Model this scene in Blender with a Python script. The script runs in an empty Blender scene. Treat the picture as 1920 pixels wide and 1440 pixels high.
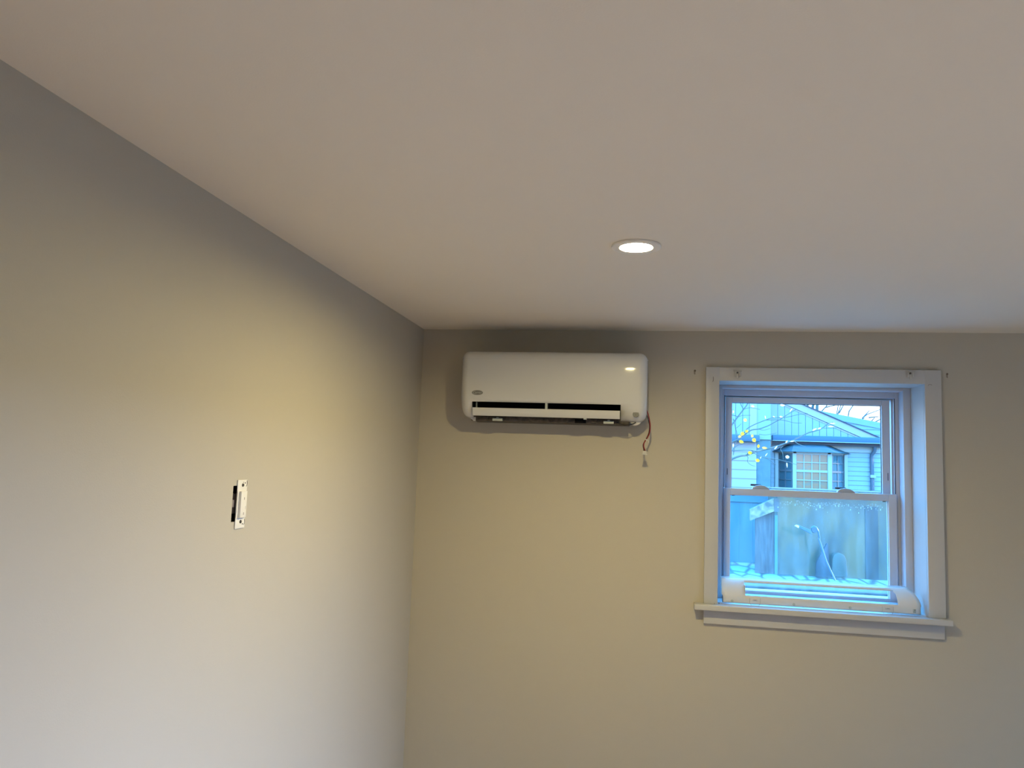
import bpy, bmesh, math, random
from mathutils import Vector, Matrix

sc = bpy.context.scene
COL = sc.collection
random.seed(7)

# ------------------------------------------------------------------ camera
# room frame: x along the window wall, y towards the window wall, z up (floor = 0)
RX = Vector((0.98591462, 0.16343656, 0.03550836))
UP = Vector((-0.0182519, -0.10589996, 0.99420927))
FW = Vector((-0.16625048, 0.98085355, 0.10142529))
EYE = Vector((0.0, 0.0, 1.72))
FPX = 1442.0
cam = bpy.data.cameras.new('camera')
cam.sensor_width = 36.0
cam.lens = FPX / 1920 * 36.0
cam.clip_start = 0.05
cam.clip_end = 500
cam_ob = bpy.data.objects.new('camera', cam)
COL.objects.link(cam_ob)
m = Matrix.Identity(4)
for i in range(3):
    m[i][0], m[i][1], m[i][2], m[i][3] = RX[i], UP[i], -FW[i], EYE[i]
cam_ob.matrix_world = m
sc.camera = cam_ob

# ------------------------------------------------------------------ view, sky, daylight
sc.view_settings.view_transform = 'Standard'
sc.view_settings.look = 'None'
sc.view_settings.gamma = 1
sc.view_settings.exposure = 0.0
sc.view_settings.use_curve_mapping = False

world = bpy.data.worlds.new('sky')
sc.world = world
world.use_nodes = True
bg = world.node_tree.nodes['Background']
bg.inputs['Strength'].default_value = 1.0
wn = world.node_tree
_tc = wn.nodes.new('ShaderNodeTexCoord')
_sx = wn.nodes.new('ShaderNodeSeparateXYZ')
_cr = wn.nodes.new('ShaderNodeValToRGB')
_cr.color_ramp.elements[0].position = 0.09
_cr.color_ramp.elements[0].color = (2.2, 2.6, 3.0, 1)
_cr.color_ramp.elements[1].position = 0.30
_cr.color_ramp.elements[1].color = (1.25, 6.6, 15.0, 1)
wn.links.new(_tc.outputs['Generated'], _sx.inputs[0])
wn.links.new(_sx.outputs['Z'], _cr.inputs['Fac'])
wn.links.new(_cr.outputs[0], bg.inputs['Color'])

sun = bpy.data.lights.new('sun', 'SUN')
sun.energy = 6.5
sun.color = (1.0, 0.86, 0.66)
sun.angle = 0.01
so = bpy.data.objects.new('sun', sun)
COL.objects.link(so)
so.rotation_euler = Vector((-0.93, -0.06, -0.36)).to_track_quat('-Z', 'Y').to_euler()
so.location = (9, 8, 8)


def area(name, loc, direction, sx, sy, power, color, shape='RECTANGLE', spread=180):
    l = bpy.data.lights.new(name, 'AREA')
    l.shape = shape
    l.size = sx
    if shape == 'RECTANGLE':
        l.size_y = sy
    l.energy = power
    l.color = color
    l.spread = math.radians(spread)
    o = bpy.data.objects.new(name, l)
    COL.objects.link(o)
    o.location = loc
    o.rotation_euler = Vector(direction).to_track_quat('-Z', 'Y').to_euler()
    return o


# added area light beyond the unseen side window, standing in for sky light
area('side_daylight_fill', (7.2, 0.75, 3.6), (-1, 0, -0.35), 1.8, 2.9, 4000, (0.425, 0.55, 0.88))

# ------------------------------------------------------------------ room measures
D = 3.2933          # window wall
L = -0.9675         # left wall
RW = 3.5            # right wall
BK = -2.6           # rear wall
CH = 2.30           # ceiling


# ------------------------------------------------------------------ helpers
def link(o, parent=None):
    COL.objects.link(o)
    if parent is not None:
        o.parent = parent
        if parent.type == 'EMPTY':
            o.location = -Vector(parent.location)
    return o


def thing(name, label, cat, loc=(0, 0, 0), group=None, kind=None):
    o = bpy.data.objects.new(name, None)
    o.empty_display_size = 0.05
    COL.objects.link(o)
    o.location = loc
    o['label'] = label
    o['category'] = cat
    if group:
        o['group'] = group
    if kind:
        o['kind'] = kind
    return o


def tag(o, label, cat, group=None, kind=None):
    o['label'] = label
    o['category'] = cat
    if group:
        o['group'] = group
    if kind:
        o['kind'] = kind
    return o


class MB:
    """collects geometry in world coordinates; build() makes one mesh object"""

    def __init__(self):
        self.bm = bmesh.new()

    def box(self, x0, x1, y0, y1, z0, z1, bevel=0.0, rot=None, piv=None):
        b = bmesh.new()
        bmesh.ops.create_cube(b, size=1)
        for v in b.verts:
            v.co = Vector(((x0 + x1) / 2 + v.co.x * (x1 - x0), (y0 + y1) / 2 + v.co.y * (y1 - y0), (z0 + z1) / 2 + v.co.z * (z1 - z0)))
        if bevel > 0:
            bmesh.ops.bevel(b, geom=list(b.edges), offset=bevel, segments=3, profile=0.5, affect='EDGES')
        if rot is not None:
            p = Vector(piv) if piv else Vector(((x0 + x1) / 2, (y0 + y1) / 2, (z0 + z1) / 2))
            bmesh.ops.rotate(b, verts=b.verts, cent=p, matrix=rot)
        self._merge(b)
        return self

    def prism(self, pts, y0, y1, axis='y', bevel=0.0):
        """pts: outline in the plane across `axis`, extruded along it"""
        b = bmesh.new()

        def mk(p, t):
            if axis == 'y':
                return (p[0], t, p[1])
            if axis == 'x':
                return (t, p[0], p[1])
            return (p[0], p[1], t)
        A = [b.verts.new(mk(p, y0)) for p in pts]
        B = [b.verts.new(mk(p, y1)) for p in pts]
        n = len(pts)
        b.faces.new(A)
        b.faces.new(list(reversed(B)))
        for i in range(n):
            b.faces.new((A[i], B[i], B[(i + 1) % n], A[(i + 1) % n]))
        bmesh.ops.recalc_face_normals(b, faces=b.faces)
        if bevel > 0:
            bmesh.ops.bevel(b, geom=list(b.edges), offset=bevel, segments=2, profile=0.5, affect='EDGES')
        self._merge(b)
        return self

    def tube(self, pts, r, seg=8, r1=None, caps=True):
        b = bmesh.new()
        pts = [Vector(p) for p in pts]
        n = len(pts)
        rings = []
        ref = Vector((0.13, 0.21, 0.97)).normalized()
        for i, p in enumerate(pts):
            t = (pts[min(i + 1, n - 1)] - pts[max(i - 1, 0)]).normalized()
            a = t.cross(ref)
            if a.length < 0.1:
                a = t.cross(Vector((1, 0, 0)))
            a.normalize()
            c = t.cross(a)
            rr = r if r1 is None else r + (r1 - r) * i / (n - 1)
            rings.append([b.verts.new(p + (a * math.cos(k * 2 * math.pi / seg) + c * math.sin(k * 2 * math.pi / seg)) * rr) for k in range(seg)])
        for i in range(n - 1):
            for k in range(seg):
                b.faces.new((rings[i][k], rings[i][(k + 1) % seg], rings[i + 1][(k + 1) % seg], rings[i + 1][k]))
        if caps:
            b.faces.new(list(reversed(rings[0])))
            b.faces.new(rings[-1])
        bmesh.ops.recalc_face_normals(b, faces=b.faces)
        self._merge(b)
        return self

    def lathe(self, prof, c, seg=48, axis='z'):
        """prof: (radius, height) list, turned about an axis through c"""
        b = bmesh.new()
        rings = []
        for r, h in prof:
            ring = []
            for k in range(seg):
                a = 2 * math.pi * k / seg
                u, v = r * math.cos(a), r * math.sin(a)
                co = {'z': (u, v, h), 'y': (u, h, v), 'x': (h, u, v)}[axis]
                ring.append(b.verts.new(Vector(c) + Vector(co)))
            rings.append(ring)
        for i in range(len(prof) - 1):
            for k in range(seg):
                b.faces.new((rings[i][k], rings[i][(k + 1) % seg], rings[i + 1][(k + 1) % seg], rings[i + 1][k]))
        if prof[0][0] > 1e-6:
            b.faces.new(list(reversed(rings[0])))
        if prof[-1][0] > 1e-6:
            b.faces.new(rings[-1])
        bmesh.ops.remove_doubles(b, verts=b.verts, dist=1e-7)
        bmesh.ops.recalc_face_normals(b, faces=b.faces)
        self._merge(b)
        return self

    def blob(self, c, s, sub=1):
        b = bmesh.new()
        bmesh.ops.create_icosphere(b, subdivisions=sub, radius=1)
        for v in b.verts:
            v.co = Vector((c[0] + v.co.x * s[0], c[1] + v.co.y * s[1], c[2] + v.co.z * s[2]))
        self._merge(b)
        return self

    def _merge(self, b):
        me = bpy.data.meshes.new('tmp')
        b.to_mesh(me)
        b.free()
        self.bm.from_mesh(me)
        bpy.data.meshes.remove(me)

    def build(self, name, mat, parent=None, smooth=True):
        me = bpy.data.meshes.new(name)
        self.bm.to_mesh(me)
        self.bm.free()
        if smooth:
            for p in me.polygons:
                p.use_smooth = True
            try:
                me.set_sharp_from_angle(angle=math.radians(34))
            except Exception:
                pass
        me.materials.append(mat)
        o = bpy.data.objects.new(name, me)
        link(o, parent)
        return o


def part(name, mb, mat, parent, smooth=True):
    """part of a thing: child placed so that mesh coordinates stay world coordinates"""
    o = mb.build(name, mat, None, smooth)
    o.parent = parent
    w = Vector((0, 0, 0))
    p = parent
    while p is not None:
        w += Vector(p.location)
        p = p.parent
    o.location = -w
    return o


def struct(name, mb, mat, label, cat):
    o = mb.build(name, mat)
    return tag(o, label, cat, kind='structure')


# ------------------------------------------------------------------ materials
def mat_new(name):
    m_ = bpy.data.materials.new(name)
    m_.use_nodes = True
    nt = m_.node_tree
    return m_, nt, nt.nodes['Principled BSDF']


def plain(name, color, rough=0.5, metal=0.0, spec=0.5, noise=0.0, nscale=20, bump=0.0, bscale=200, coat=0.0):
    m_, nt, b = mat_new(name)
    b.inputs['Base Color'].default_value = (*color, 1)
    b.inputs['Roughness'].default_value = rough
    b.inputs['Metallic'].default_value = metal
    b.inputs['Specular IOR Level'].default_value = spec
    b.inputs['Coat Weight'].default_value = coat
    b.inputs['Coat Roughness'].default_value = 0.07
    tc = nt.nodes.new('ShaderNodeTexCoord')
    if noise > 0:
        n = nt.nodes.new('ShaderNodeTexNoise')
        n.inputs['Scale'].default_value = nscale
        n.inputs['Detail'].default_value = 4
        nt.links.new(tc.outputs['Object'], n.inputs['Vector'])
        mix = nt.nodes.new('ShaderNodeMixRGB')
        mix.inputs['Color1'].default_value = (*[c * (1 - noise) for c in color], 1)
        mix.inputs['Color2'].default_value = (*[min(1, c * (1 + noise)) for c in color], 1)
        nt.links.new(n.outputs['Fac'], mix.inputs['Fac'])
        nt.links.new(mix.outputs['Color'], b.inputs['Base Color'])
    if bump > 0:
        n2 = nt.nodes.new('ShaderNodeTexNoise')
        n2.inputs['Scale'].default_value = bscale
        n2.inputs['Detail'].default_value = 3
        nt.links.new(tc.outputs['Object'], n2.inputs['Vector'])
        bp = nt.nodes.new('ShaderNodeBump')
        bp.inputs['Strength'].default_value = bump
        bp.inputs['Distance'].default_value = 0.002
        nt.links.new(n2.outputs['Fac'], bp.inputs['Height'])
        nt.links.new(bp.outputs['Normal'], b.inputs['Normal'])
    return m_


def emitter(name, color, strength):
    m_, nt, b = mat_new(name)
    b.inputs['Base Color'].default_value = (0.8, 0.8, 0.8, 1)
    b.inputs['Emission Color'].default_value = (*color, 1)
    b.inputs['Emission Strength'].default_value = strength
    return m_


def glass_mat(name, tint=(0.97, 0.985, 0.99), gloss=0.06, dirt=0.0):
    m_, nt, b = mat_new(name)
    out = nt.nodes['Material Output']
    nt.nodes.remove(b)
    t = nt.nodes.new('ShaderNodeBsdfTransparent')
    t.inputs['Color'].default_value = (*tint, 1)
    g = nt.nodes.new('ShaderNodeBsdfGlossy')
    g.inputs['Roughness'].default_value = 0.02
    mx = nt.nodes.new('ShaderNodeMixShader')
    mx.inputs['Fac'].default_value = gloss
    nt.links.new(t.outputs[0], mx.inputs[1])
    nt.links.new(g.outputs[0], mx.inputs[2])
    last = mx
    if dirt > 0:
        d = nt.nodes.new('ShaderNodeBsdfTranslucent')
        d.inputs['Color'].default_value = (0.85, 0.87, 0.85, 1)
        tc = nt.nodes.new('ShaderNodeTexCoord')
        mp = nt.nodes.new('ShaderNodeMapping')
        mp.inputs['Scale'].default_value = (26, 1, 5)
        n = nt.nodes.new('ShaderNodeTexNoise')
        n.inputs['Scale'].default_value = 1.0
        n.inputs['Detail'].default_value = 6
        nt.links.new(tc.outputs['Object'], mp.inputs['Vector'])
        nt.links.new(mp.outputs[0], n.inputs['Vector'])
        r = nt.nodes.new('ShaderNodeMapRange')
        r.inputs['From Min'].default_value = 0.35
        r.inputs['From Max'].default_value = 0.75
        r.inputs['To Min'].default_value = dirt * 0.3
        r.inputs['To Max'].default_value = dirt
        nt.links.new(n.outputs['Fac'], r.inputs['Value'])
        m2 = nt.nodes.new('ShaderNodeMixShader')
        nt.links.new(r.outputs[0], m2.inputs['Fac'])
        nt.links.new(mx.outputs[0], m2.inputs[1])
        nt.links.new(d.outputs[0], m2.inputs[2])
        last = m2
    nt.links.new(last.outputs[0], out.inputs['Surface'])
    return m_


def milky(name, color, clear=0.4, trans=0.4):
    """thin white plastic that lets some light and some view through"""
    m_, nt, b = mat_new(name)
    out = nt.nodes['Material Output']
    b.inputs['Base Color'].default_value = (*color, 1)
    b.inputs['Roughness'].default_value = 0.25
    tl = nt.nodes.new('ShaderNodeBsdfTranslucent')
    tl.inputs['Color'].default_value = (*color, 1)
    tr = nt.nodes.new('ShaderNodeBsdfTransparent')
    a = nt.nodes.new('ShaderNodeMixShader')
    a.inputs['Fac'].default_value = trans
    nt.links.new(b.outputs[0], a.inputs[1])
    nt.links.new(tl.outputs[0], a.inputs[2])
    c = nt.nodes.new('ShaderNodeMixShader')
    c.inputs['Fac'].default_value = clear
    nt.links.new(a.outputs[0], c.inputs[1])
    nt.links.new(tr.outputs[0], c.inputs[2])
    nt.links.new(c.outputs[0], out.inputs['Surface'])
    return m_


def mottled(name, c1, c2, scale=(6, 6, 2), rough=0.7, c3=None, lo=0.35, hi=0.65):
    m_, nt, b = mat_new(name)
    tc = nt.nodes.new('ShaderNodeTexCoord')
    mp = nt.nodes.new('ShaderNodeMapping')
    mp.inputs['Scale'].default_value = scale
    n = nt.nodes.new('ShaderNodeTexNoise')
    n.inputs['Scale'].default_value = 1
    n.inputs['Detail'].default_value = 6
    n.inputs['Distortion'].default_value = 0.6
    cr = nt.nodes.new('ShaderNodeValToRGB')
    cr.color_ramp.elements[0].position = lo
    cr.color_ramp.elements[0].color = (*c1, 1)
    cr.color_ramp.elements[1].position = hi
    cr.color_ramp.elements[1].color = (*c2, 1)
    if c3:
        e = cr.color_ramp.elements.new((lo + hi) / 2)
        e.color = (*c3, 1)
    nt.links.new(tc.outputs['Object'], mp.inputs['Vector'])
    nt.links.new(mp.outputs[0], n.inputs['Vector'])
    nt.links.new(n.outputs['Fac'], cr.inputs['Fac'])
    nt.links.new(cr.outputs[0], b.inputs['Base Color'])
    b.inputs['Roughness'].default_value = rough
    return m_


WALL = plain('greige_wall_paint', (0.50, 0.46, 0.38), 0.6, spec=0.3, noise=0.015, nscale=3, bump=0.12, bscale=350)
CEIL = plain('ceiling_paint', (0.79, 0.73, 0.635), 0.8, spec=0.2, noise=0.012, nscale=3, bump=0.1, bscale=300)
FLOOR = mottled('oak_floor', (0.36, 0.24, 0.14), (0.46, 0.33, 0.21), (3, 40, 3), 0.4)
TRIM = plain('white_trim_paint', (0.52, 0.515, 0.51), 0.38, noise=0.02, nscale=8, bump=0.05, bscale=120)
VINYL = plain('white_vinyl', (0.56, 0.59, 0.66), 0.32, noise=0.01)
GASKET = plain('dark_gasket', (0.05, 0.06, 0.08), 0.6)
GLASS = glass_mat('clear_glass', gloss=0.035)
GLASS_DIRTY = glass_mat('streaked_glass', tint=(0.9, 0.95, 0.97), gloss=0.04, dirt=0.065)
ACW = plain('glossy_white_plastic', (0.61, 0.61, 0.60), 0.42, coat=0.7)
ACW2 = plain('satin_white_plastic', (0.58, 0.57, 0.55), 0.35)
BLACK = plain('black_cavity', (0.006, 0.006, 0.008), 0.8, spec=0.1)
CHAS = mottled('dark_chassis', (0.035, 0.028, 0.022), (0.10, 0.08, 0.065), (60, 60, 60), 0.6)
BGREY = plain('badge_grey', (0.20, 0.185, 0.17), 0.4)
LTGREY = plain('light_grey_plastic', (0.50, 0.53, 0.50), 0.4)
RED = plain('red_wire_jacket', (0.24, 0.008, 0.012), 0.35)
BLK = plain('black_wire_jacket', (0.012, 0.010, 0.012), 0.35)
NYLON = milky('clear_nylon', (0.82, 0.80, 0.76), 0.25, 0.3)
WHITEP = plain('white_strap', (0.82, 0.79, 0.72), 0.4)
SCREW = plain('dark_screw', (0.10, 0.09, 0.08), 0.4, metal=0.6)
SHELL = milky('milky_white_plastic', (0.80, 0.77, 0.73), 0.04, 0.16)
FILM = milky('thin_clear_plastic', (0.80, 0.84, 0.90), 0.62, 0.4)
LENS = emitter('lamp_lens', (1.0, 0.84, 0.60), 45)
LAMPW = plain('white_lamp_trim', (0.82, 0.78, 0.72), 0.5)
MARK = plain('mark', (0.17, 0.13, 0.10), 0.8)

# ------------------------------------------------------------------ room shell
OX0, OX1, OZ0, OZ1 = 0.3065, 1.1246, 1.150, 2.101     # rough opening of the window
WT = 0.30
mb = MB()
mb.box(L - 0.15, OX0, D, D + WT, -0.05, CH + 0.15)
mb.box(OX1, RW + 0.15, D, D + WT, -0.05, CH + 0.15)
mb.box(OX0, OX1, D, D + WT, -0.05, OZ0)
mb.box(OX0, OX1, D, D + WT, OZ1, CH + 0.15)
struct('wall_back', mb, WALL, 'greige wall with the air conditioner and the small window', 'wall')
mb = MB()
# switch box hole in the left wall: leave an opening around the outlet
HY0, HY1, HZ0, HZ1 = 1.738, 1.792, 1.553, 1.640
mb.box(L - 0.15, L, BK, HY0, -0.05, CH + 0.15)
mb.box(L - 0.15, L, HY1, D, -0.05, CH + 0.15)
mb.box(L - 0.15, L, HY0, HY1, -0.05, HZ0)
mb.box(L - 0.15, L, HY0, HY1, HZ1, CH + 0.15)
struct('wall_left', mb, WALL, 'plain greige wall along the left, bright with daylight', 'wall')
mb = MB()
mb.box(RW, RW + 0.15, BK, -0.10, -0.05, CH + 0.15)
mb.box(RW, RW + 0.15, 1.60, D, -0.05, CH + 0.15)
mb.box(RW, RW + 0.15, -0.10, 1.60, -0.05, 0.70)
mb.box(RW, RW + 0.15, -0.10, 1.60, 2.10, CH + 0.15)
struct('wall_right', mb, WALL, 'greige wall on the right with an added side window opening', 'wall')  # unseen opening, shaped so side light falls low on the left wall
struct('wall_rear', MB().box(L - 0.15, RW + 0.15, BK - 0.15, BK, -0.05, CH + 0.15), WALL, 'greige wall behind the viewer', 'wall')
struct('ceiling', MB().box(L - 0.15, RW + 0.15, BK - 0.15, D, CH, CH + 0.15), CEIL, 'flat off-white ceiling with one recessed lamp', 'ceiling')
struct('floor', MB().box(L - 0.15, RW + 0.15, BK - 0.15, D, -0.05, 0.0), FLOOR, 'wooden floor of the room', 'floor')
# unseen side window frame, added to let the side light in
mb = MB()
for a in ((-0.10, -0.05, 0.70, 2.10), (1.55, 1.60, 0.70, 2.10), (-0.10, 1.60, 0.70, 0.75), (-0.10, 1.60, 2.05, 2.10)):
    mb.box(RW + 0.02, RW + 0.08, *a)
struct('added_side_window', mb, VINYL, 'unseen side window frame added to the right wall for daylight', 'window')

# ------------------------------------------------------------------ recessed lamp
lamp = thing('recessed_lamp', 'round recessed ceiling lamp, lit warm white, in the bare ceiling', 'lamp', (-0.021, 2.006, CH))
C0 = (-0.021, 2.006, CH)
part('trim_ring', MB().lathe([(0.0640, 0.0), (0.0650, -0.0030), (0.0640, -0.0060), (0.0610, -0.0068), (0.0440, -0.0056), (0.0405, -0.0022), (0.0402, 0.0)], C0, 96), LAMPW, lamp)
part('lens', MB().lathe([(0.0, -0.0012), (0.0403, -0.0012)], C0, 64), LENS, lamp).data.flip_normals()
area('recessed_lamp_light', (-0.021, 2.006, CH - 0.0020), (0, 0, -1), 0.080, 0.080, 21, (1.0, 0.83, 0.37), 'DISK', 174)

# ------------------------------------------------------------------ window
def ring_frame(mb, x0, x1, z0, z1, wl, wr, wb, wt, y0, y1, bev=0.0):
    mb.box(x0, x0 + wl, y0, y1, z0, z1, bev)
    mb.box(x1 - wr, x1, y0, y1, z0, z1, bev)
    mb.box(x0 + wl, x1 - wr, y0, y1, z1 - wt, z1, bev)
    mb.box(x0 + wl, x1 - wr, y0, y1, z0, z0 + wb, bev)


W = thing('window_1', 'small white double-hung window with a deep white frame', 'window', (0.715, D, 1.176), kind='structure')
IX0, IX1, IZ0, IZ1 = 0.3185, 1.1126, 1.180, 2.089
# casing: flat boards, right and left legs, head butted on top
mb = MB()
mb.box(0.2640, IX0, D - 0.018, D, IZ0, 2.1455, 0.0018)
mb.box(IX1, 1.1740, D - 0.018, D, IZ0, 2.1455, 0.0018)
mb.box(IX0 - 0.003, IX1 + 0.003, D - 0.0176, D, IZ1, 2.1450, 0.0012)
part('casing', mb, TRIM, W)
part('stool', MB().box(0.2250, 1.1868, D - 0.052, D + 0.0, 1.1580, 1.1802, 0.003).box(IX0 - 0.005, IX1 + 0.005, D - 0.006, D + 0.235, 1.1580, 1.1802), TRIM, W)
part('apron', MB().box(0.2640, 1.1690, D - 0.014, D, 1.1000, 1.1580, 0.002), TRIM, W)
mb = MB()
mb.box(OX0, IX0, D, D + 0.25, 1.1802, IZ1)
mb.box(IX1, OX1, D, D + 0.25, 1.1802, IZ1)
mb.box(OX0, OX1, D, D + 0.25, IZ1, OZ1)
part('jamb', mb, TRIM, W)
# vinyl unit, stepped
ZB = 1.1802
mb = MB()
ring_frame(mb, IX0, IX1, ZB, IZ1, 0.0295, 0.0295, 0.018, 0.013, D + 0.150, D + 0.212, 0.0015)
ring_frame(mb, IX0, IX1, ZB, IZ1, 0.0440, 0.0440, 0.026, 0.038, D + 0.212, D + 0.250, 0.0015)
ring_frame(mb, IX0, IX1, ZB, IZ1, 0.0480, 0.0480, 0.026, 0.042, D + 0.246, D + 0.300, 0.0015)
uf = part('window_frame', mb, VINYL, W)
mb = MB()   # balance tracks as a thin dark groove beside the upper sash
mb.box(0.3625, 0.3655, D + 0.2105, D + 0.2125, 1.645, 2.050)
mb.box(1.0655, 1.0685, D + 0.2105, D + 0.2125, 1.645, 2.050)
part('sash_track', mb, GASKET, W)
# upper sash (outer track)
UY0, UY1 = D + 0.236, D + 0.262
us = part('upper_sash', MB(), VINYL, W)
us.data.clear_geometry()
mb = MB()
ring_frame(mb, 0.3700, 1.0560, 1.612, 2.0450, 0.0290, 0.0330, 0.030, 0.0240, UY0, UY1, 0.002)
tmp = mb.bm
tmp.to_mesh(us.data)
us.data.materials.clear(); us.data.materials.append(VINYL)
part('pane', MB().box(0.396, 1.026, D + 0.250, D + 0.253, 1.636, 2.024), GLASS, us)
mb = MB()
ring_frame(mb, 0.3985, 1.0235, 1.640, 2.0215, 0.0018, 0.0030, 0.001, 0.0030, D + 0.2475, D + 0.2495)
part('glazing_seal', mb, GASKET, us)
mb = MB()
mb.box(0.3785, 0.3810, UY0 - 0.0012, UY0, 1.700, 1.728)
mb.box(1.0440, 1.0465, UY0 - 0.0012, UY0, 1.700, 1.732)
part('tilt_latch', mb, GASKET, us)
# lower sash (inner track)
LY0, LY1 = D + 0.200, D + 0.232
mb = MB()
ring_frame(mb, 0.3625, 1.0690, 1.1930, 1.6430, 0.0275, 0.0330, 0.0180, 0.0300, LY0, LY1, 0.002)
ls = part('lower_sash', mb, VINYL, W)
part('pane', MB().box(0.387, 1.040, D + 0.216, D + 0.219, 1.207, 1.616), GLASS_DIRTY, ls)
mb = MB()
ring_frame(mb, 0.3895, 1.0365, 1.2105, 1.6135, 0.0012, 0.0024, 0.0012, 0.0012, D + 0.2125, D + 0.2150)
part('glazing_seal', mb, LTGREY, ls)
mb = MB()
for cx, cz, s in ((0.402, 1.612, 1), (1.018, 1.612, 1)):
    mb.box(cx - 0.006, cx + 0.006, LY0 - 0.001, LY0 + 0.004, 1.6105, 1.6135, 0.0008)
part('corner_vent', mb, GASKET, ls)
# condensation beads along the top of the pane
mb = MB()
rr = random.Random(3)
for i in range(230):
    x = 0.59 + 0.43 * rr.random()
    z = 1.597 - abs(rr.gauss(0, 0.013)) + 0.004 * math.sin(x * 40)
    s = 0.0006 + 0.0019 * rr.random() ** 3
    mb.blob((x, D + 0.2195, z), (s, s * 0.6, s * (1.0 + rr.random())), 1)
dr = part('condensation', mb, milky('water_beads', (0.97, 0.97, 0.95), 0.0, 0.85), ls)
dr['kind'] = 'stuff'
dr['label'] = 'tiny pale water beads along the top of the lower pane'
# sash locks on the meeting rail
for n_, lx in enumerate((0.508, 0.858)):
    prof = [(-0.036, 0.0), (-0.033, 0.0045), (-0.020, 0.0085), (0.0, 0.0105), (0.022, 0.0085), (0.040, 0.003), (0.042, 0.0)]
    mb = MB().prism([(lx + 0.008 + p[0] * 0.92, 1.6430 + p[1] * 1.7) for p in prof], LY0 + 0.004, LY0 + 0.026, bevel=0.0015)
    lk = part('sash_lock', mb, plain('grey_lock_metal', (0.42, 0.47, 0.56), 0.3), W)
    mb = MB().box(lx - 0.030, lx + 0.014, LY0 + 0.022, LY0 + 0.036, 1.6560, 1.6640, 0.002)
    part('lock_lever', mb, GASKET, lk)

# small holes in the casing and stool
mb = MB()
mb.lathe([(0.0, -0.0008), (0.0024, -0.0006), (0.0024, 0.001)], (0.3240, D - 0.018, 1.1850), 12, 'y')
mb.lathe([(0.0, -0.0006), (0.0015, -0.0006), (0.0015, 0.001)], (0.3060, D - 0.018, 1.1830), 12, 'y')
mb.tube([(0.2935, D - 0.0182, 2.105), (0.2938, D - 0.0182, 2.090), (0.2915, D - 0.0182, 2.084)], 0.0009, 6)
mb.tube([(1.132 + 0.008 * math.cos(a * 0.5), D - 0.0182, 2.082 + 0.006 * math.sin(a * 0.5)) for a in range(1, 7)], 0.0006, 6)
part('nail_hole', mb, MARK, W)

# blind brackets on the head casing
for lx, lz, lab in ((0.3912, 2.1185, 'small clear plastic blind bracket at the left end of the window head'),
                    (1.0593, 2.1265, 'small clear plastic blind bracket with dark screw at the right end of the window head')):
    t = thing('blind_bracket', lab, 'bracket', (lx, D - 0.018, lz), group='blind brackets on the window casing')
    y = D - 0.018
    mb = MB()
    mb.box(lx - 0.014, lx + 0.014, y - 0.0020, y, lz - 0.010, lz + 0.012, 0.0008)
    mb.box(lx - 0.013, lx - 0.008, y - 0.0075, y - 0.001, lz - 0.012, lz + 0.006, 0.0008)
    mb.box(lx + 0.006, lx + 0.011, y - 0.0075, y - 0.001, lz - 0.012, lz + 0.006, 0.0008)
    mb.box(lx - 0.004, lx + 0.004, y - 0.0050, y - 0.001, lz - 0.019, lz - 0.004, 0.0008)
    mb.box(lx - 0.017, lx + 0.017, y - 0.0065, y, lz + 0.0125, lz + 0.0142, 0.0006)
    part('bracket_body', mb, NYLON, t)
    part('screw', MB().lathe([(0.0, -0.0042), (0.0034, -0.0036), (0.0038, 0.0), (0.0, 0.0)], (lx - 0.001, y - 0.002, lz + 0.0045), 16, 'y'), SCREW, t)

# anchors left in the wall beside the casing
for lx, lz, lab in ((0.2198, 2.1310, 'small brown plug hole in the wall left of the window casing'),
                    (1.2025, 2.1330, 'small brown plug hole in the wall right of the window casing')):
    mb = MB()
    mb.lathe([(0.0, -0.0008), (0.0026, -0.0012), (0.0042, -0.0004), (0.0044, 0.0006)], (lx, D, lz), 14, 'y')
    mb.box(lx - 0.0012, lx + 0.0012, D - 0.0006, D + 0.001, lz - 0.016, lz)
    mb.box(lx - 0.0042, lx - 0.0030, D - 0.0006, D + 0.001, lz - 0.014, lz - 0.003)
    o = mb.build('wall_plug', MARK)
    tag(o, lab, 'wall plug', group='plug holes beside the window')

# ------------------------------------------------------------------ air conditioner
AX0, AX1 = -0.7445, 0.0232
ac = thing('air_conditioner', 'white wall-mounted air conditioner with its bottom cover off', 'air conditioner', ((AX0 + AX1) / 2, D, 1.885))
# side profile: (distance from wall, height)
PROF = [(0.0, 2.1780), (0.05, 2.1800), (0.10, 2.1805), (0.140, 2.1800), (0.160, 2.1790), (0.174, 2.1755), (0.183, 2.1690), (0.188, 2.1590),
        (0.191, 2.140), (0.192, 2.11), (0.192, 2.06), (0.191, 2.02), (0.189, 1.995), (0.186, 1.977), (0.1835, 1.9660),
        (0.180, 1.955), (0.174, 1.942), (0.165, 1.928), (0.152, 1.915), (0.137, 1.906), (0.120, 1.9005)]
ISLOT = 14
SX0, SX1 = -0.6930, -0.0815
Rr = 0.034


def inset_profile(delta):
    n = len(PROF)
    out = []
    for i, (d, z) in enumerate(PROF):
        a = PROF[max(i - 1, 0)]
        b = PROF[min(i + 1, n - 1)]
        tx, tz = b[0] - a[0], b[1] - a[1]
        ln = math.hypot(tx, tz)
        nx, nz = tz / ln, -tx / ln       # inwards
        out.append((max(0.0, d + nx * delta), z + nz * delta))
    return out


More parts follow.
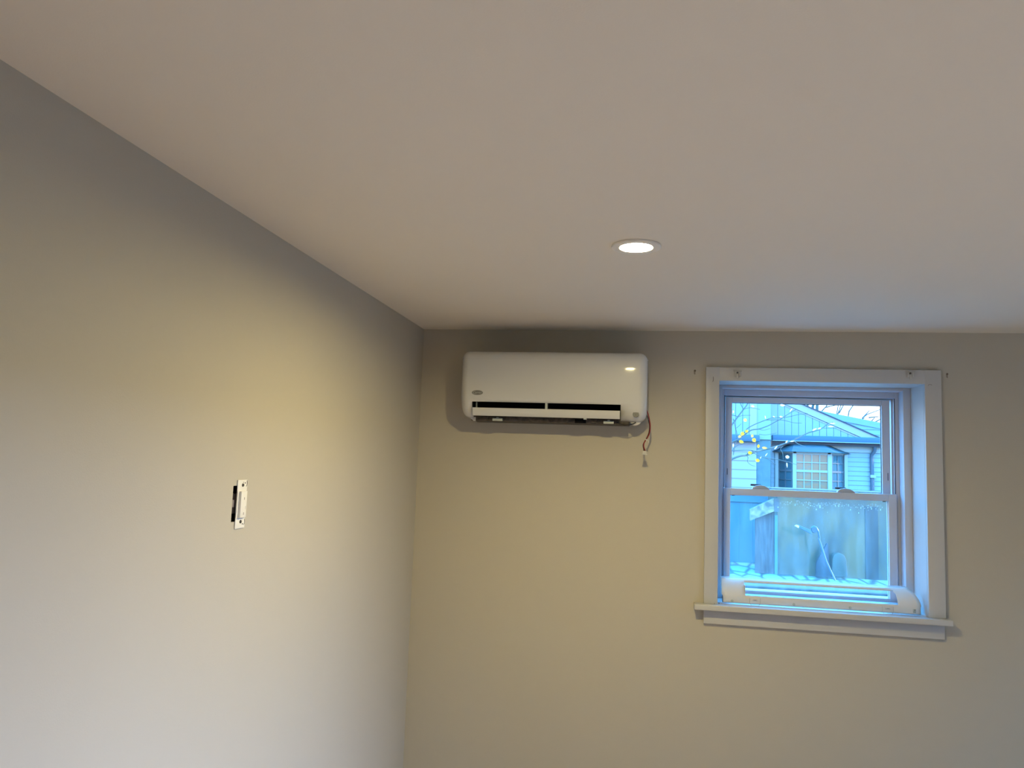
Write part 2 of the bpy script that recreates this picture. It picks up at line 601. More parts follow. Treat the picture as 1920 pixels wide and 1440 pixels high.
cols = []
for k in range(11):
    u = k / 10
    e = Rr * (1 - math.cos(u * math.pi / 2))
    cols.append((AX0 + e, Rr * (1 - math.sin(u * math.pi / 2))))
mid = [SX0, -0.55, -0.384, -0.20, SX1]
cols += [(x, 0.0) for x in mid]
for k in range(10, -1, -1):
    u = k / 10
    e = Rr * (1 - math.cos(u * math.pi / 2))
    cols.append((AX1 - e, Rr * (1 - math.sin(u * math.pi / 2))))
bm = bmesh.new()
grid = []
for x, dl in cols:
    pr_ = inset_profile(dl)
    grid.append([bm.verts.new((x, D - d, z)) for d, z in pr_])
i0, i1 = 11, 15
for c in range(len(cols) - 1):
    for r_ in range(len(PROF) - 1):
        if i0 <= c < i1 and r_ >= ISLOT:
            continue
        bm.faces.new((grid[c][r_], grid[c + 1][r_], grid[c + 1][r_ + 1], grid[c][r_ + 1]))
# close both ends
for c in (0, len(cols) - 1):
    vs = list(grid[c])
    vs.append(bm.verts.new((cols[c][0], D, grid[c][-1].co.z)))
    bm.faces.new(vs)
bmesh.ops.recalc_face_normals(bm, faces=bm.faces)
mb = MB()
mb.bm.free()
mb.bm = bm
body = part('front_casing', mb, ACW, ac)
sol = body.modifiers.new('thickness', 'SOLIDIFY')
sol.thickness = 0.0030
sol.offset = -1
# dark outlet behind the slot
mb = MB()
mb.box(SX0 + 0.001, SX1 - 0.001, D - 0.110, D - 0.105, 1.925, 1.985)
mb.box(SX0 + 0.001, SX1 - 0.001, D - 0.178, D - 0.105, 1.972, 1.976)
mb.box(SX0 + 0.0005, SX0 + 0.003, D - 0.172, D - 0.105, 1.925, 1.975)
mb.box(SX1 - 0.003, SX1 - 0.0005, D - 0.172, D - 0.105, 1.925, 1.975)
mb.box(SX0 + 0.001, SX1 - 0.001, D - 0.165, D - 0.105, 1.921, 1.925)
part('air_outlet', mb, BLACK, ac)
# vane: gently curved plate
vp = [(0.1850, 1.9415), (0.1865, 1.9405), (0.1850, 1.928), (0.1800, 1.916), (0.1740, 1.9085), (0.1725, 1.9090), (0.1770, 1.918), (0.1815, 1.929), (0.1835, 1.9405)]
part('vane', MB().prism([(D - p[0], p[1]) for p in vp], SX0 + 0.004, SX1 - 0.0025, axis='x'), ACW, ac)
part('vane_support', MB().box(-0.3875, -0.3785, D - 0.182, D - 0.150, 1.934, 1.971, 0.0015), LTGREY, ac)
part('vane_hinge', MB().box(-0.6795, -0.6775, D - 0.165, D - 0.140, 1.934, 1.966), LTGREY, ac)
# chassis showing below the vane
mb = MB()
mb.box(AX0 + 0.040, -0.048, D - 0.128, D - 0.001, 1.8895, 1.9240, 0.002)
mb.box(AX0 + 0.060, -0.110, D - 0.134, D - 0.127, 1.8930, 1.9100, 0.001)
rr = random.Random(5)
for x in (-0.640, -0.575, -0.525, -0.515, -0.405, -0.385, -0.300, -0.262, -0.235, -0.190, -0.165):
    w_ = 0.004 + 0.007 * rr.random()
    mb.box(x - w_, x + w_, D - 0.1385, D - 0.130, 1.8925 + 0.003 * rr.random(), 1.9060 + 0.003 * rr.random(), 0.0012)
part('chassis', mb, CHAS, ac)
part('motor_recess', MB().box(-0.268, -0.222, D - 0.1400, D - 0.1340, 1.8900, 1.9070, 0.001), BLACK, ac)
for x in (-0.5905, -0.1300):
    mb = MB().box(x - 0.0210, x + 0.0210, D - 0.1440, D - 0.1340, 1.8905, 1.9020, 0.0012)
    mb.box(x - 0.005, x + 0.005, D - 0.1430, D - 0.134, 1.9020, 1.9060, 0.001)
    part('mounting_tab', mb, LTGREY, ac)
part('vane_pin', MB().box(-0.2300, -0.2180, D - 0.1740, D - 0.160, 1.9035, 1.9090, 0.001), LTGREY, ac)
# lower corner feet and loose parts
mb = MB()
mb.prism([(AX0 + 0.030, 1.9050), (AX0 + 0.062, 1.9050), (AX0 + 0.058, 1.8900), (AX0 + 0.050, 1.8880)], D - 0.130, D - 0.09, bevel=0.001)
part('corner_foot', mb, ACW2, ac)
mb = MB()
mb.prism([(-0.047, 1.9050), (0.004, 1.9080), (-0.005, 1.8940), (-0.020, 1.8880), (-0.030, 1.8880)], D - 0.120, D - 0.08, bevel=0.001)
part('corner_foot', mb, ACW2, ac)
part('power_lead', MB().tube([(-0.100, D - 0.125, 1.8990), (-0.085, D - 0.132, 1.8915), (-0.065, D - 0.134, 1.8880), (-0.045, D - 0.132, 1.8885), (-0.028, D - 0.125, 1.8950), (-0.012, D - 0.11, 1.9060)], 0.0022), BLK, ac)
# badges
def oval(mb, cx, cz, a, b_, y, t, seg=40):
    mb.prism([(cx + a * math.cos(2 * math.pi * k / seg), cz + b_ * math.sin(2 * math.pi * k / seg)) for k in range(seg)], y - t, y)


mb = MB()
oval(mb, -0.6700, 2.0025, 0.0232, 0.0100, D - 0.1895, 0.0022)
lg = part('logo_badge', mb, BGREY, ac)
cu = bpy.data.curves.new('lettering', 'FONT')
cu.body = 'Carrier'
cu.size = 0.0125
cu.align_x = 'CENTER'
cu.align_y = 'CENTER'
cu.extrude = 0.0003
cu.shear = 0.3
tx = bpy.data.objects.new('lettering', cu)
COL.objects.link(tx)
dg = bpy.context.evaluated_depsgraph_get()
me = bpy.data.meshes.new_from_object(tx.evaluated_get(dg))
bpy.data.objects.remove(tx)
me.transform(Matrix.Translation((-0.6700, D - 0.1921, 2.0025)) @ Matrix.Rotation(math.pi / 2, 4, 'X'))
me.materials.clear(); me.materials.append(LTGREY)
lt = bpy.data.objects.new('lettering', me)
COL.objects.link(lt)
lt.parent = lg
lt.location = (0, 0, 0)
mb = MB()
mb.tube([(-0.6700 + 0.0205 * math.cos(a * math.pi / 20), D - 0.1918, 2.0025 + 0.0080 * math.sin(a * math.pi / 20)) for a in range(41)], 0.0003, 5, caps=False)
part('rim', mb, LTGREY, lg)
mb = MB().lathe([(0.0, -0.0016), (0.0120, -0.0016), (0.0122, 0.0), (0.0122, 0.008)], (-0.0212, D - 0.1695, 1.9300), 40, 'y')
bd = part('display_badge', mb, plain('display_grey', (0.13, 0.125, 0.12), 0.4), ac)
mb = MB()
for r_ in (0.0085, 0.0045):
    mb.tube([(-0.0212 + r_ * math.cos(a * math.pi / 16), D - 0.1713, 1.9300 + r_ * math.sin(a * math.pi / 16)) for a in range(33)], 0.0003, 5, caps=False)
part('ring_mark', mb, LTGREY, bd)
# hanging leads and plug
def smooth_path(pts, n=8):
    pts = [Vector(p) for p in pts]
    out = []
    for i in range(len(pts) - 1):
        p0, p1, p2, p3 = pts[max(i - 1, 0)], pts[i], pts[i + 1], pts[min(i + 2, len(pts) - 1)]
        for k in range(n):
            t = k / n
            out.append(0.5 * ((2 * p1) + (-p0 + p2) * t + (2 * p0 - 5 * p1 + 4 * p2 - p3) * t * t + (-p0 + 3 * p1 - 3 * p2 + p3) * t ** 3))
    out.append(pts[-1])
    return out


wd = D - 0.105
part('red_lead', MB().tube(smooth_path([(0.016, wd - 0.02, 1.9620), (0.0240, wd - 0.012, 1.9470), (0.0330, wd, 1.9180), (0.0375, wd, 1.8880), (0.0355, wd, 1.8600), (0.0270, wd, 1.8400), (0.0195, wd, 1.8280),
     (0.0140, wd, 1.8170), (0.0130, wd, 1.8050), (0.0165, wd, 1.7930), (0.0190, wd, 1.7850)]), 0.0021), RED, ac)
part('black_lead', MB().tube(smooth_path([(0.012, wd - 0.02, 1.9380), (0.0240, wd - 0.004, 1.9290), (0.0310, wd + 0.003, 1.9080), (0.0350, wd + 0.003, 1.8860), (0.0325, wd + 0.003, 1.8600), (0.0250, wd + 0.003, 1.8410), (0.0180, wd + 0.003, 1.8280),
     (0.0110, wd + 0.003, 1.8130), (0.0110, wd + 0.003, 1.8020), (0.0135, wd + 0.003, 1.7920), (0.0140, wd + 0.003, 1.7850)]), 0.0019), BLK, ac)
part('cable_tie', MB().box(0.0160, 0.0270, wd - 0.004, wd + 0.006, 1.8290, 1.8340, 0.001, Matrix.Rotation(0.5, 3, 'Y')).tube([(0.026, wd, 1.831), (0.031, wd, 1.828), (0.033, wd, 1.819)], 0.0012), NYLON, ac)
mb = MB()
mb.box(0.0085, 0.0245, wd - 0.006, wd + 0.007, 1.7720, 1.7860, 0.0015)
mb.box(0.0060, 0.0270, wd - 0.007, wd + 0.008, 1.7700, 1.7740, 0.0010)
part('plug', mb, NYLON, ac)

# ------------------------------------------------------------------ loose lower cover lying on the window stool
cvr = thing('air_conditioner_cover', 'loose white curved plastic cover with a long opening, set on the window sill', 'plastic cover', (0.717, D + 0.05, 1.1802))
CP = [(0.016, 1.1842), (0.015, 1.190), (0.015, 1.203), (0.016, 1.2105), (0.018, 1.216), (0.024, 1.227), (0.034, 1.240), (0.047, 1.252), (0.063, 1.2625), (0.080, 1.2700), (0.092, 1.2745)]
CT = [(0.092, 1.2745), (0.100, 1.2765), (0.108, 1.2772)]
CX0, CX1 = 0.3425, 1.0945


def cx_hi(z):
    if z < 1.213:
        return CX1 - 0.0015
    t = min(1.0, (z - 1.213) / 0.080)
    return CX1 + 0.002 - 0.078 * (1 - math.sqrt(max(0.0, 1 - t * t)))


def cx_lo(z):
    t = max(0.0, min(1.0, (z - 1.213) / 0.080))
    return CX0 + (0.0 if z < 1.213 else -0.004) + 0.012 * (1 - math.sqrt(max(0.0, 1 - t * t)))


def strip(profile, nx, hole=None):
    bm = bmesh.new()
    g = []
    us_ = [i / nx for i in range(nx + 1)]
    if hole:
        us_ = sorted(set(us_ + [hole[0], hole[1]]))
    for d, z in profile:
        lo, hi = cx_lo(z), cx_hi(z)
        row = []
        for u in us_:
            if hole and abs(u - hole[0]) < 1e-9:
                x = hole[4]
            elif hole and abs(u - hole[1]) < 1e-9:
                x = hole[5]
            else:
                x = lo + (hi - lo) * u
            row.append(bm.verts.new((x, D + d, z)))
        g.append(row)
    for r_ in range(len(profile) - 1):
        for c in range(len(us_) - 1):
            if hole and hole[0] - 1e-9 <= us_[c] < hole[1] - 1e-9 and hole[2] <= r_ < hole[3]:
                continue
            bm.faces.new((g[r_][c], g[r_][c + 1], g[r_ + 1][c + 1], g[r_ + 1][c]))
    bmesh.ops.recalc_face_normals(bm, faces=bm.faces)
    m2 = MB()
    m2.bm.free()
    m2.bm = bm
    return m2


u0, u1 = (0.4310 - CX0) / (CX1 - CX0), (1.0120 - CX0) / (CX1 - CX0)
c1 = part('shell', strip(CP, 40, (u0, u1, 4, 8, 0.4310, 1.0120)), SHELL, cvr)
s_ = c1.modifiers.new('t', 'SOLIDIFY')
s_.thickness = 0.0022
s_.offset = 0
c2 = part('clear_top', strip(CT, 40), FILM, cvr)
c2['label'] = 'see-through upper edge'
s_ = c2.modifiers.new('t', 'SOLIDIFY')
s_.thickness = 0.0015
s_.offset = 0
# side flanges, opening lip
mb = MB()
allp = CP + CT[1:]
for side in (0, 1):
    b = bmesh.new()
    f = []
    bk = []
    for d, z in allp:
        x = cx_hi(z) if side else cx_lo(z)
        f.append(b.verts.new((x, D + d, z)))
        bk.append(b.verts.new((x, D + min(0.165, d + 0.030 + 0.0 * z), z - 0.004)))
    for i in range(len(allp) - 1):
        b.faces.new((f[i], f[i + 1], bk[i + 1], bk[i]))
    bmesh.ops.solidify(b, geom=b.faces[:], thickness=0.0018)
    mb = MB()
    mb._merge(b)
    part('side_flange', mb, SHELL, cvr)
part('opening_lip', MB().box(0.4310, 1.0100, D + 0.018, D + 0.040, 1.2125, 1.2145, 0.0005).box(0.4295, 0.4312, D + 0.020, D + 0.052, 1.2145, 1.2560), SHELL, cvr)
for x, z in ((0.3790, 1.1930), (0.6185, 1.1935), (0.8319, 1.1945)):
    part('screw_boss', MB().lathe([(0.0, -0.0030), (0.0030, -0.0030), (0.0036, -0.0020), (0.0055, -0.0016), (0.0060, 0.0)], (x, D + 0.0145, z), 20, 'y'), LTGREY, cvr)
for x, z in ((0.4680, 1.1920), (0.9720, 1.1945)):
    mb = MB()
    mb.tube([(x - 0.0205, D + 0.0125, 1.2080), (x - 0.0205, D + 0.0125, 1.1880), (x - 0.014, D + 0.0125, 1.1795), (x + 0.014, D + 0.0125, 1.1795), (x + 0.0205, D + 0.0125, 1.1880), (x + 0.0205, D + 0.0125, 1.2080)], 0.0012, 6)
    mb.box(x - 0.0090, x + 0.0090, D + 0.0105, D + 0.014, 1.1985, 1.2030, 0.0012)
    part('snap_tab', mb, NYLON, cvr)
    part('tab_slot', MB().box(x - 0.004, x + 0.004, D + 0.0098, D + 0.0108, 1.2005, 1.2016), SCREW, cvr)
mb = MB().box(1.0640, 1.0760, D + 0.0120, D + 0.0145, 1.1900, 1.2045, 0.001)
part('latch_block', mb, LTGREY, cvr)
part('latch_hole', MB().box(1.0685, 1.0725, D + 0.0112, D + 0.0122, 1.1995, 1.2025).box(1.0660, 1.0735, D + 0.0112, D + 0.0122, 1.1935, 1.1948), SCREW, cvr)

# ------------------------------------------------------------------ uncovered outlet on the left wall
out = thing('wall_outlet', 'white uncovered wall outlet with a dark gap beside it on the left wall', 'outlet', (L, 1.777, 1.595))
mb = MB()
mb.box(L - 0.055, L - 0.052, HY0, HY1, HZ0, HZ1)
mb.box(L - 0.055, L - 0.0015, HY0 + 0.0002, HY0 + 0.0015, HZ0, HZ1)
mb.box(L - 0.055, L - 0.0015, HY1 - 0.0015, HY1 - 0.0002, HZ0, HZ1)
mb.box(L - 0.055, L - 0.0015, HY0, HY1, HZ0 + 0.0002, HZ0 + 0.0015)
mb.box(L - 0.055, L - 0.0015, HY0, HY1, HZ1 - 0.0015, HZ1 - 0.0002)
part('wall_box', mb, BLACK, out)
part('terminal_body', MB().box(L - 0.040, L - 0.006, 1.7560, 1.7880, 1.572, 1.620).box(L - 0.03, L - 0.004, 1.7440, 1.7550, 1.588, 1.606), plain('grey_outlet_back', (0.22, 0.18, 0.17), 0.5), out)
YA, YB = 1.7535, 1.7990
mb = MB()
zt, zb = 1.6540, 1.5355
mb.box(L + 0.0005, L + 0.0030, YA, YB, 1.6270, zt, 0.001)
mb.box(L + 0.0005, L + 0.0030, YA, YB, zb, 1.5615, 0.001)
mb.box(L + 0.0005, L + 0.0030, YA + 0.001, YB - 0.002, 1.5600, 1.6280)
part('strap', mb, WHITEP, out)
mb = MB().box(L + 0.0028, L + 0.0095, YA + 0.0085, YB - 0.0085, 1.5620, 1.6265, 0.0010)
fc = part('receptacle_face', mb, WHITEP, out)
mb = MB()
for z in (1.6085, 1.5720):
    mb.box(L + 0.0094, L + 0.0099, 1.7765, 1.7783, z - 0.003, z + 0.003)
mb.box(L + 0.0094, L + 0.0097, 1.7848, 1.7854, 1.582, 1.590)
part('slot', mb, BGREY, fc)
for zc in (1.6430, 1.5490):
    s = 1 if zc > 1.6 else -1
    part('screw', MB().lathe([(0.0, 0.0026), (0.0036, 0.0020), (0.0042, 0.0)], (L + 0.0030, 1.7770, zc - (0.002 if s > 0 else -0.003)), 16, 'x'), SCREW, out)
    mb = MB()
    mb.box(L + 0.0029, L + 0.0032, 1.7860, 1.7895, zc - 0.0015 + 0.003 * s, zc + 0.0015 + 0.003 * s)
    mb.box(L + 0.0029, L + 0.0032, 1.7790, 1.7805, zc + 0.003, zc + 0.006)
    mb.tube([(L + 0.0030, 1.7960, zc + 0.009), (L + 0.0030, 1.7972, zc + 0.003), (L + 0.0030, 1.7965, zc - 0.003), (L + 0.0030, 1.7935, zc - 0.0055)], 0.0007, 6)
    part('strap_hole', mb, BLACK, out)

# ================================================================== outside
def at(px, py, Y):
    """point on the plane y = Y lying in the direction of a photo pixel"""
    d = RX * (px - 960) - UP * (py - 720) + FW * FPX
    return EYE + d * (Y / d.y)


SID = plain('pale_siding', (0.252, 0.290, 0.322), 0.6, noise=0.03, nscale=2)
SIDW = plain('white_siding', (0.364, 0.294, 0.301), 0.6, noise=0.03, nscale=2)
TRW = plain('house_trim_white', (0.321, 0.321, 0.300), 0.5)
GUT = plain('blue_grey_gutter', (0.026, 0.088, 0.145), 0.45)
GUTD = plain('dark_gutter_edge', (0.021, 0.026, 0.041), 0.5)
SHING = mottled('slate_shingles', (0.026, 0.057, 0.073), (0.041, 0.083, 0.099), (4, 4, 30), 0.8)
WINB = plain('dark_house_glass', (0.056, 0.112, 0.133), 0.15)
AMB = mottled('amber_window_blind', (0.228, 0.125, 0.067), (0.145, 0.134, 0.088), (3, 3, 9), 0.25, c3=(0.269, 0.125, 0.057))
STONE = mottled('grey_stone', (0.104, 0.140, 0.140), (0.134, 0.171, 0.171), (5, 5, 5), 0.8)
FENCE = plain('blue_fence_paint', (0.078, 0.166, 0.218), 0.6, noise=0.04, nscale=3)
GROUND = None
m_, nt, b = mat_new('littered_ground')
tc = nt.nodes.new('ShaderNodeTexCoord')
vo = nt.nodes.new('ShaderNodeTexVoronoi')
vo.feature = 'DISTANCE_TO_EDGE'
vo.inputs['Scale'].default_value = 1.0
nz = nt.nodes.new('ShaderNodeTexNoise')
nz.inputs['Scale'].default_value = 7
nz.inputs['Detail'].default_value = 4
mixv = nt.nodes.new('ShaderNodeMixRGB')
mixv.inputs['Fac'].default_value = 0.22
nt.links.new(tc.outputs['Object'], mixv.inputs['Color1'])
nt.links.new(nz.outputs['Color'], mixv.inputs['Color2'])
mpg = nt.nodes.new('ShaderNodeMapping')
mpg.inputs['Scale'].default_value = (5.0, 1.6, 1.0)
nt.links.new(mixv.outputs[0], mpg.inputs['Vector'])
nt.links.new(mpg.outputs[0], vo.inputs['Vector'])
cr = nt.nodes.new('ShaderNodeValToRGB')
cr.color_ramp.elements[0].position = 0.03
cr.color_ramp.elements[0].color = (0.015, 0.04, 0.04, 1)
cr.color_ramp.elements[1].position = 0.15
cr.color_ramp.elements[1].color = (0.13, 0.23, 0.21, 1)
nt.links.new(vo.outputs['Distance'], cr.inputs['Fac'])
nt.links.new(cr.outputs[0], b.inputs['Base Color'])
b.inputs['Roughness'].default_value = 0.9
GROUND = m_
g = MB().box(-30, 40, D + WT + 0.02, 60, -0.12, -0.02).build('ground', GROUND, smooth=False)
tag(g, 'pale frosty ground strewn with twigs and leaves, seen low through the window', 'ground', kind='structure')

ld = MB().box(-1.2, 2.6, D + 0.36, D + 0.62, -0.02, 1.209, 0.01).build('outer_ledge', plain('blue_grey_concrete', (0.083, 0.104, 0.114), 0.8, noise=0.15, nscale=14))
tag(ld, 'blue-grey ledge just outside the window, low behind the glass', 'ledge')

# ---- neighbour's house
HYF = 20.0
hs = thing('house', 'pale blue neighbouring house with a gable and a bay window', 'house', (4.0, HYF, 0.0))
mb = MB()
z = 0.0
while z < 2.44:      # lapped clapboards
    mb.prism([(HYF - 0.012, z), (HYF + 0.004, z + 0.115), (HYF + 0.05, z + 0.115), (HYF + 0.05, z)], 3.20, 7.0, axis='x')
    z += 0.113
part('clapboard_wall', mb, SID, hs, False)
# gable field with vertical boards
ap = at(1487, 752, HYF)
SL = (2.62 - ap.z) / (5.73 - ap.x)
ZG = 2.62


def rz(x):
    return ZG + SL * (x - 5.73) if x > 3.2 - 5 else ZG


apx, apz = 2.9, ZG + SL * (2.9 - 5.73)
mb = MB()
x = 3.2
while x < 5.60:
    x2 = x + 0.152
    mb.prism([(x, 2.60), (x2, 2.60), (x2, max(2.61, rz(x2))), (x, max(2.61, rz(x)))], HYF - 0.02, HYF + 0.05)
    x += 0.165
mb.box(3.0, 5.6, HYF + 0.0, HYF + 0.04, 2.50, 2.60)
mb.prism([(3.0, 2.55), (5.60, 2.55), (5.6, rz(5.60)), (3.0, rz(3.0))], HYF - 0.002, HYF + 0.04)
part('gable_boards', mb, SID, hs, False)
mb = MB()
for off, th, y in ((0.0, 0.17, HYF - 0.05), (-0.19, 0.03, HYF - 0.03)):
    mb.prism([(2.6, rz(2.6) + off), (5.80, rz(5.80) + off), (5.80, rz(5.80) + off - th), (2.6, rz(2.6) + off - th)], y, HYF + 0.02)
part('rake_board', mb, SIDW, hs, False)
mb = MB()
mb.prism([(2.6, rz(2.6) + 0.03), (5.86, rz(5.86) + 0.03), (5.86, rz(5.86)), (2.6, rz(2.6))], HYF - 0.07, HYF + 4)
part('roof_edge', mb, GUTD, hs, False)
mb = MB()
mb.box(3.19, 5.80, HYF - 0.32, HYF - 0.16, 2.475, 2.625, 0.01)
part('gutter', mb, GUT, hs)
part('gutter_lip', MB().box(3.19, 5.82, HYF - 0.335, HYF - 0.32, 2.478, 2.492), TRW, hs)
part('fascia', MB().box(3.19, 5.80, HYF - 0.20, HYF - 0.02, 2.405, 2.475), GUTD, hs)
part('frieze', MB().box(4.2, 7.0, HYF - 0.03, HYF + 0.02, 2.26, 2.405), TRW, hs)
mb = MB()
mb.tube([at(1640, 836, HYF - 0.15), at(1640, 845, HYF - 0.12), at(1634.5, 853, HYF - 0.07), at(1634.5, 862, HYF - 0.06), (at(1634.5, 862, HYF).x, HYF - 0.06, 0.1)], 0.045, 8)
part('downspout', mb, plain('grey_downspout', (0.078, 0.088, 0.108), 0.5), hs)
mb = MB()
x_ = at(1634.5, 862, HYF).x
mb.box(x_ - 0.06, x_ + 0.06, HYF - 0.12, HYF - 0.01, 1.66, 1.73)
part('downspout_strap', mb, TRW, hs)
# bay window
bz0, bz1 = 1.20, 2.215
yb = HYF - 0.55
sF = yb / HYF


def bx(px, Y=None):
    return at(px, 880, Y if Y else yb).x


xl, xr = bx(1487.5), bx(1558)
xo0, xo1 = at(1456.5, 880, HYF).x, at(1584.5, 880, HYF).x
mb = MB()
z_lo = -0.02
mb.prism([(xo0, HYF), (xl, yb), (xr, yb), (xo1, HYF)], z_lo, at(1500, 919, yb).z, axis='z')
mb.prism([(xo0, HYF), (xl, yb), (xr, yb), (xo1, HYF)], at(1520, 850.5, yb).z, at(1520, 847, yb).z, axis='z')
for px0, px1 in ((1486.5, 1493.0), (1552.5, 1560.0)):
    mb.box(bx(px0), bx(px1), yb, yb + 0.08, z_lo, at(1520, 848, yb).z)
mb.box(xo0 - 0.05, xo0 + 0.03, HYF - 0.06, HYF, z_lo, 2.20)
mb.box(xo1 - 0.03, xo1 + 0.05, HYF - 0.06, HYF, z_lo, 2.20)
part('bay_frame', mb, TRW, hs, False)
zt_, zm_, zb_ = at(1520, 851, yb).z, at(1520, 883.5, yb).z, at(1520, 918, yb).z
xc0, xc1 = bx(1493.0), bx(1552.5)
cw = part('centre_window', MB().box(xc0, xc1, yb + 0.04, yb + 0.06, zb_, zt_), AMB, hs, False)
cw['label'] = 'amber window with white muntins'
mb = MB()
for k in range(5):
    x = xc0 + (xc1 - xc0) * k / 4
    mb.box(x - 0.009, x + 0.009, yb + 0.02, yb + 0.04, zb_, zt_)
for z, t in ((zb_, 0.02), ((zb_ + zm_) / 2, 0.010), (zm_, 0.026), ((zt_ + zm_) / 2, 0.010), (zt_, 0.02)):
    mb.box(xc0, xc1, yb + 0.015, yb + 0.04, z - t, z + t)
part('muntin', mb, TRW, cw, False)


def side_window(p0, p1):
    p0, p1 = Vector(p0), Vector(p1)
    dv = p1 - p0
    nrm = Vector((dv.y, -dv.x)).normalized()
    a_, b_ = p0 + dv * 0.12, p0 + dv * 0.90

    def quad(mbx, s0, s1, z0, z1, off, th):
        q0 = p0 + dv * s0 + nrm * off
        q1 = p0 + dv * s1 + nrm * off
        q2 = q1 + nrm * th
        q3 = q0 + nrm * th
        mbx.prism([tuple(q0), tuple(q1), tuple(q2), tuple(q3)], z0, z1, axis='z')
    mbw = MB()
    quad(mbw, 0.0, 1.0, zb_, zt_, -0.05, 0.03)
    w_ = part('side_window', mbw, WINB, hs, False)
    mbm = MB()
    for s in (0.12, 0.50, 0.88):
        quad(mbm, s - 0.02, s + 0.02, zb_, zt_, -0.02, 0.015)
    for z, t in ((zb_, 0.025), ((zb_ + zm_) / 2, 0.010), (zm_, 0.022), ((zt_ + zm_) / 2, 0.010), (zt_, 0.025)):
        quad(mbm, 0.08, 0.92, z - t, z + t, -0.02, 0.018)
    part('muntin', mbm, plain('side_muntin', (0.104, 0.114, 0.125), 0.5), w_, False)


side_window((xo0, HYF), (xl, yb))
side_window((xr, yb), (xo1, HYF))
# bay roof: hipped, dark shingles
zr = at(1520, 847, yb).z
b = bmesh.new()
f0 = [b.verts.new(v) for v in ((xo0 - 0.12, HYF, zr - 0.01), (xl - 0.06, yb - 0.12, zr - 0.01), (xr + 0.06, yb - 0.12, zr - 0.01), (xo1 + 0.14, HYF, zr - 0.01))]
f1 = [b.verts.new(v) for v in ((xo0 + 0.32, HYF, 2.44), (xl + 0.10, HYF - 0.16, 2.44), (xr - 0.12, HYF - 0.16, 2.44), (xo1 - 0.42, HYF, 2.44))]
for i in range(3):
    b.faces.new((f0[i], f0[i + 1], f1[i + 1], f1[i]))
b.faces.new(f1)
b.faces.new(list(reversed(f0)))
b.faces.new((f0[3], f0[0], f1[0], f1[3]))
bmesh.ops.recalc_face_normals(b, faces=b.faces)
mb = MB()
mb._merge(b)
part('bay_roof', mb, SHING, hs, False)
# chimney-like recess between the wings
YC = 19.45
cxa, cxb = at(1416, 870, YC).x, at(1445, 870, YC).x
part('chimney', MB().box(cxa, cxb, YC, YC + 0.6, -0.02, at(1430, 824, YC).z), STONE, hs, False)
part('chimney_top', MB().box(cxa, cxb, YC - 0.03, YC + 0.6, at(1430, 824, YC).z, 4.4), SID, hs, False)
mb = MB()
z = 0.0
while z < 1.9:
    mb.prism([(HYF + 0.05 - 0.012, z), (HYF + 0.05, z + 0.105), (HYF + 0.1, z + 0.105), (HYF + 0.1, z)], 3.05, 3.33, axis='x')
    z += 0.11
part('corner_clapboards', mb, SID, hs, False)
# left wing, a little nearer
YW = 19.4
wx = at(1418, 870, YW).x
mb = MB()
zz = at(1395, 830, YW).z
z = zz
while z > -0.1:
    mb.prism([(YW - 0.018, z - 0.215), (YW, z), (YW + 0.08, z), (YW + 0.08, z - 0.215)], wx - 3.2, wx, axis='x')
    z -= 0.215
part('wing_siding', mb, SIDW, hs, False)
mb = MB()
x = wx
while x > wx - 3.2:
    mb.box(x - 0.150, x, YW, YW + 0.08, zz + 0.1, 4.6)
    x -= 0.165
mb.box(wx - 3.2, wx, YW + 0.02, YW + 0.07, zz, 4.6)
part('wing_boards', mb, SID, hs, False)
part('wing_corner_board', MB().box(wx - 0.16, wx + 0.005, YW - 0.02, YW + 0.10, zz + 0.12, 4.6), SIDW, hs, False)
part('wing_gutter', MB().box(wx - 3.2, wx + 0.05, YW - 0.22, YW - 0.03, at(1395, 828, YW).z, at(1395, 815.5, YW).z, 0.01), GUT, hs)
# main body behind so that the house has depth
part('wing_roof', MB().box(wx - 3.2, 3.2, YW + 0.1, HYF + 6, 4.55, 4.65), SHING, hs, False)
part('house_side', MB().box(6.9, 7.0, HYF, HYF + 6, -0.02, 2.6), SID, hs, False)
# rear gable with clapboards
YR = 23.0
pA, pB = at(1500, 763, YR), at(1660, 794.5, YR)
sl = (pB.z - pA.z) / (pB.x - pA.x)


def z2(x):
    return pA.z + sl * (x - pA.x)


mb = MB()
z = 1.8
while z < 4.3:
    xe = min(pB.x + 3.5, pA.x + (z + 0.14 - pA.z) / sl)
    if xe > 3.2:
        mb.prism([(YR - 0.015, z), (YR, z + 0.15), (YR + 0.08, z + 0.15), (YR + 0.08, z)], 3.0, xe, axis='x')
    z += 0.150
mb.prism([(3.0, 1.5), (pB.x + 2.5, 1.5), (pB.x + 2.5, z2(pB.x + 2.5)), (3.0, z2(3.0))], YR + 0.01, YR + 0.08)
part('rear_clapboards', mb, SID, hs, False)
mb = MB()
mb.prism([(2.6, z2(2.6)), (pB.x + 3.2, z2(pB.x + 3.2)), (pB.x + 3.2, z2(pB.x + 3.2) - 0.17), (2.6, z2(2.6) - 0.17)], YR - 0.03, YR + 0.1)
part('rear_rake_board', mb, SID, hs, False)

# ---- unseen board added outside the side window to block low sky
sf = MB().box(6.0, 6.06, -6.0, D + 1.0, -0.02, 2.12).build('low_sky_blocker', plain('grey_blocker', (0.155, 0.155, 0.155), 0.8))
tag(sf, 'unseen grey board added beside the house to block low sky', 'fence', kind='structure')

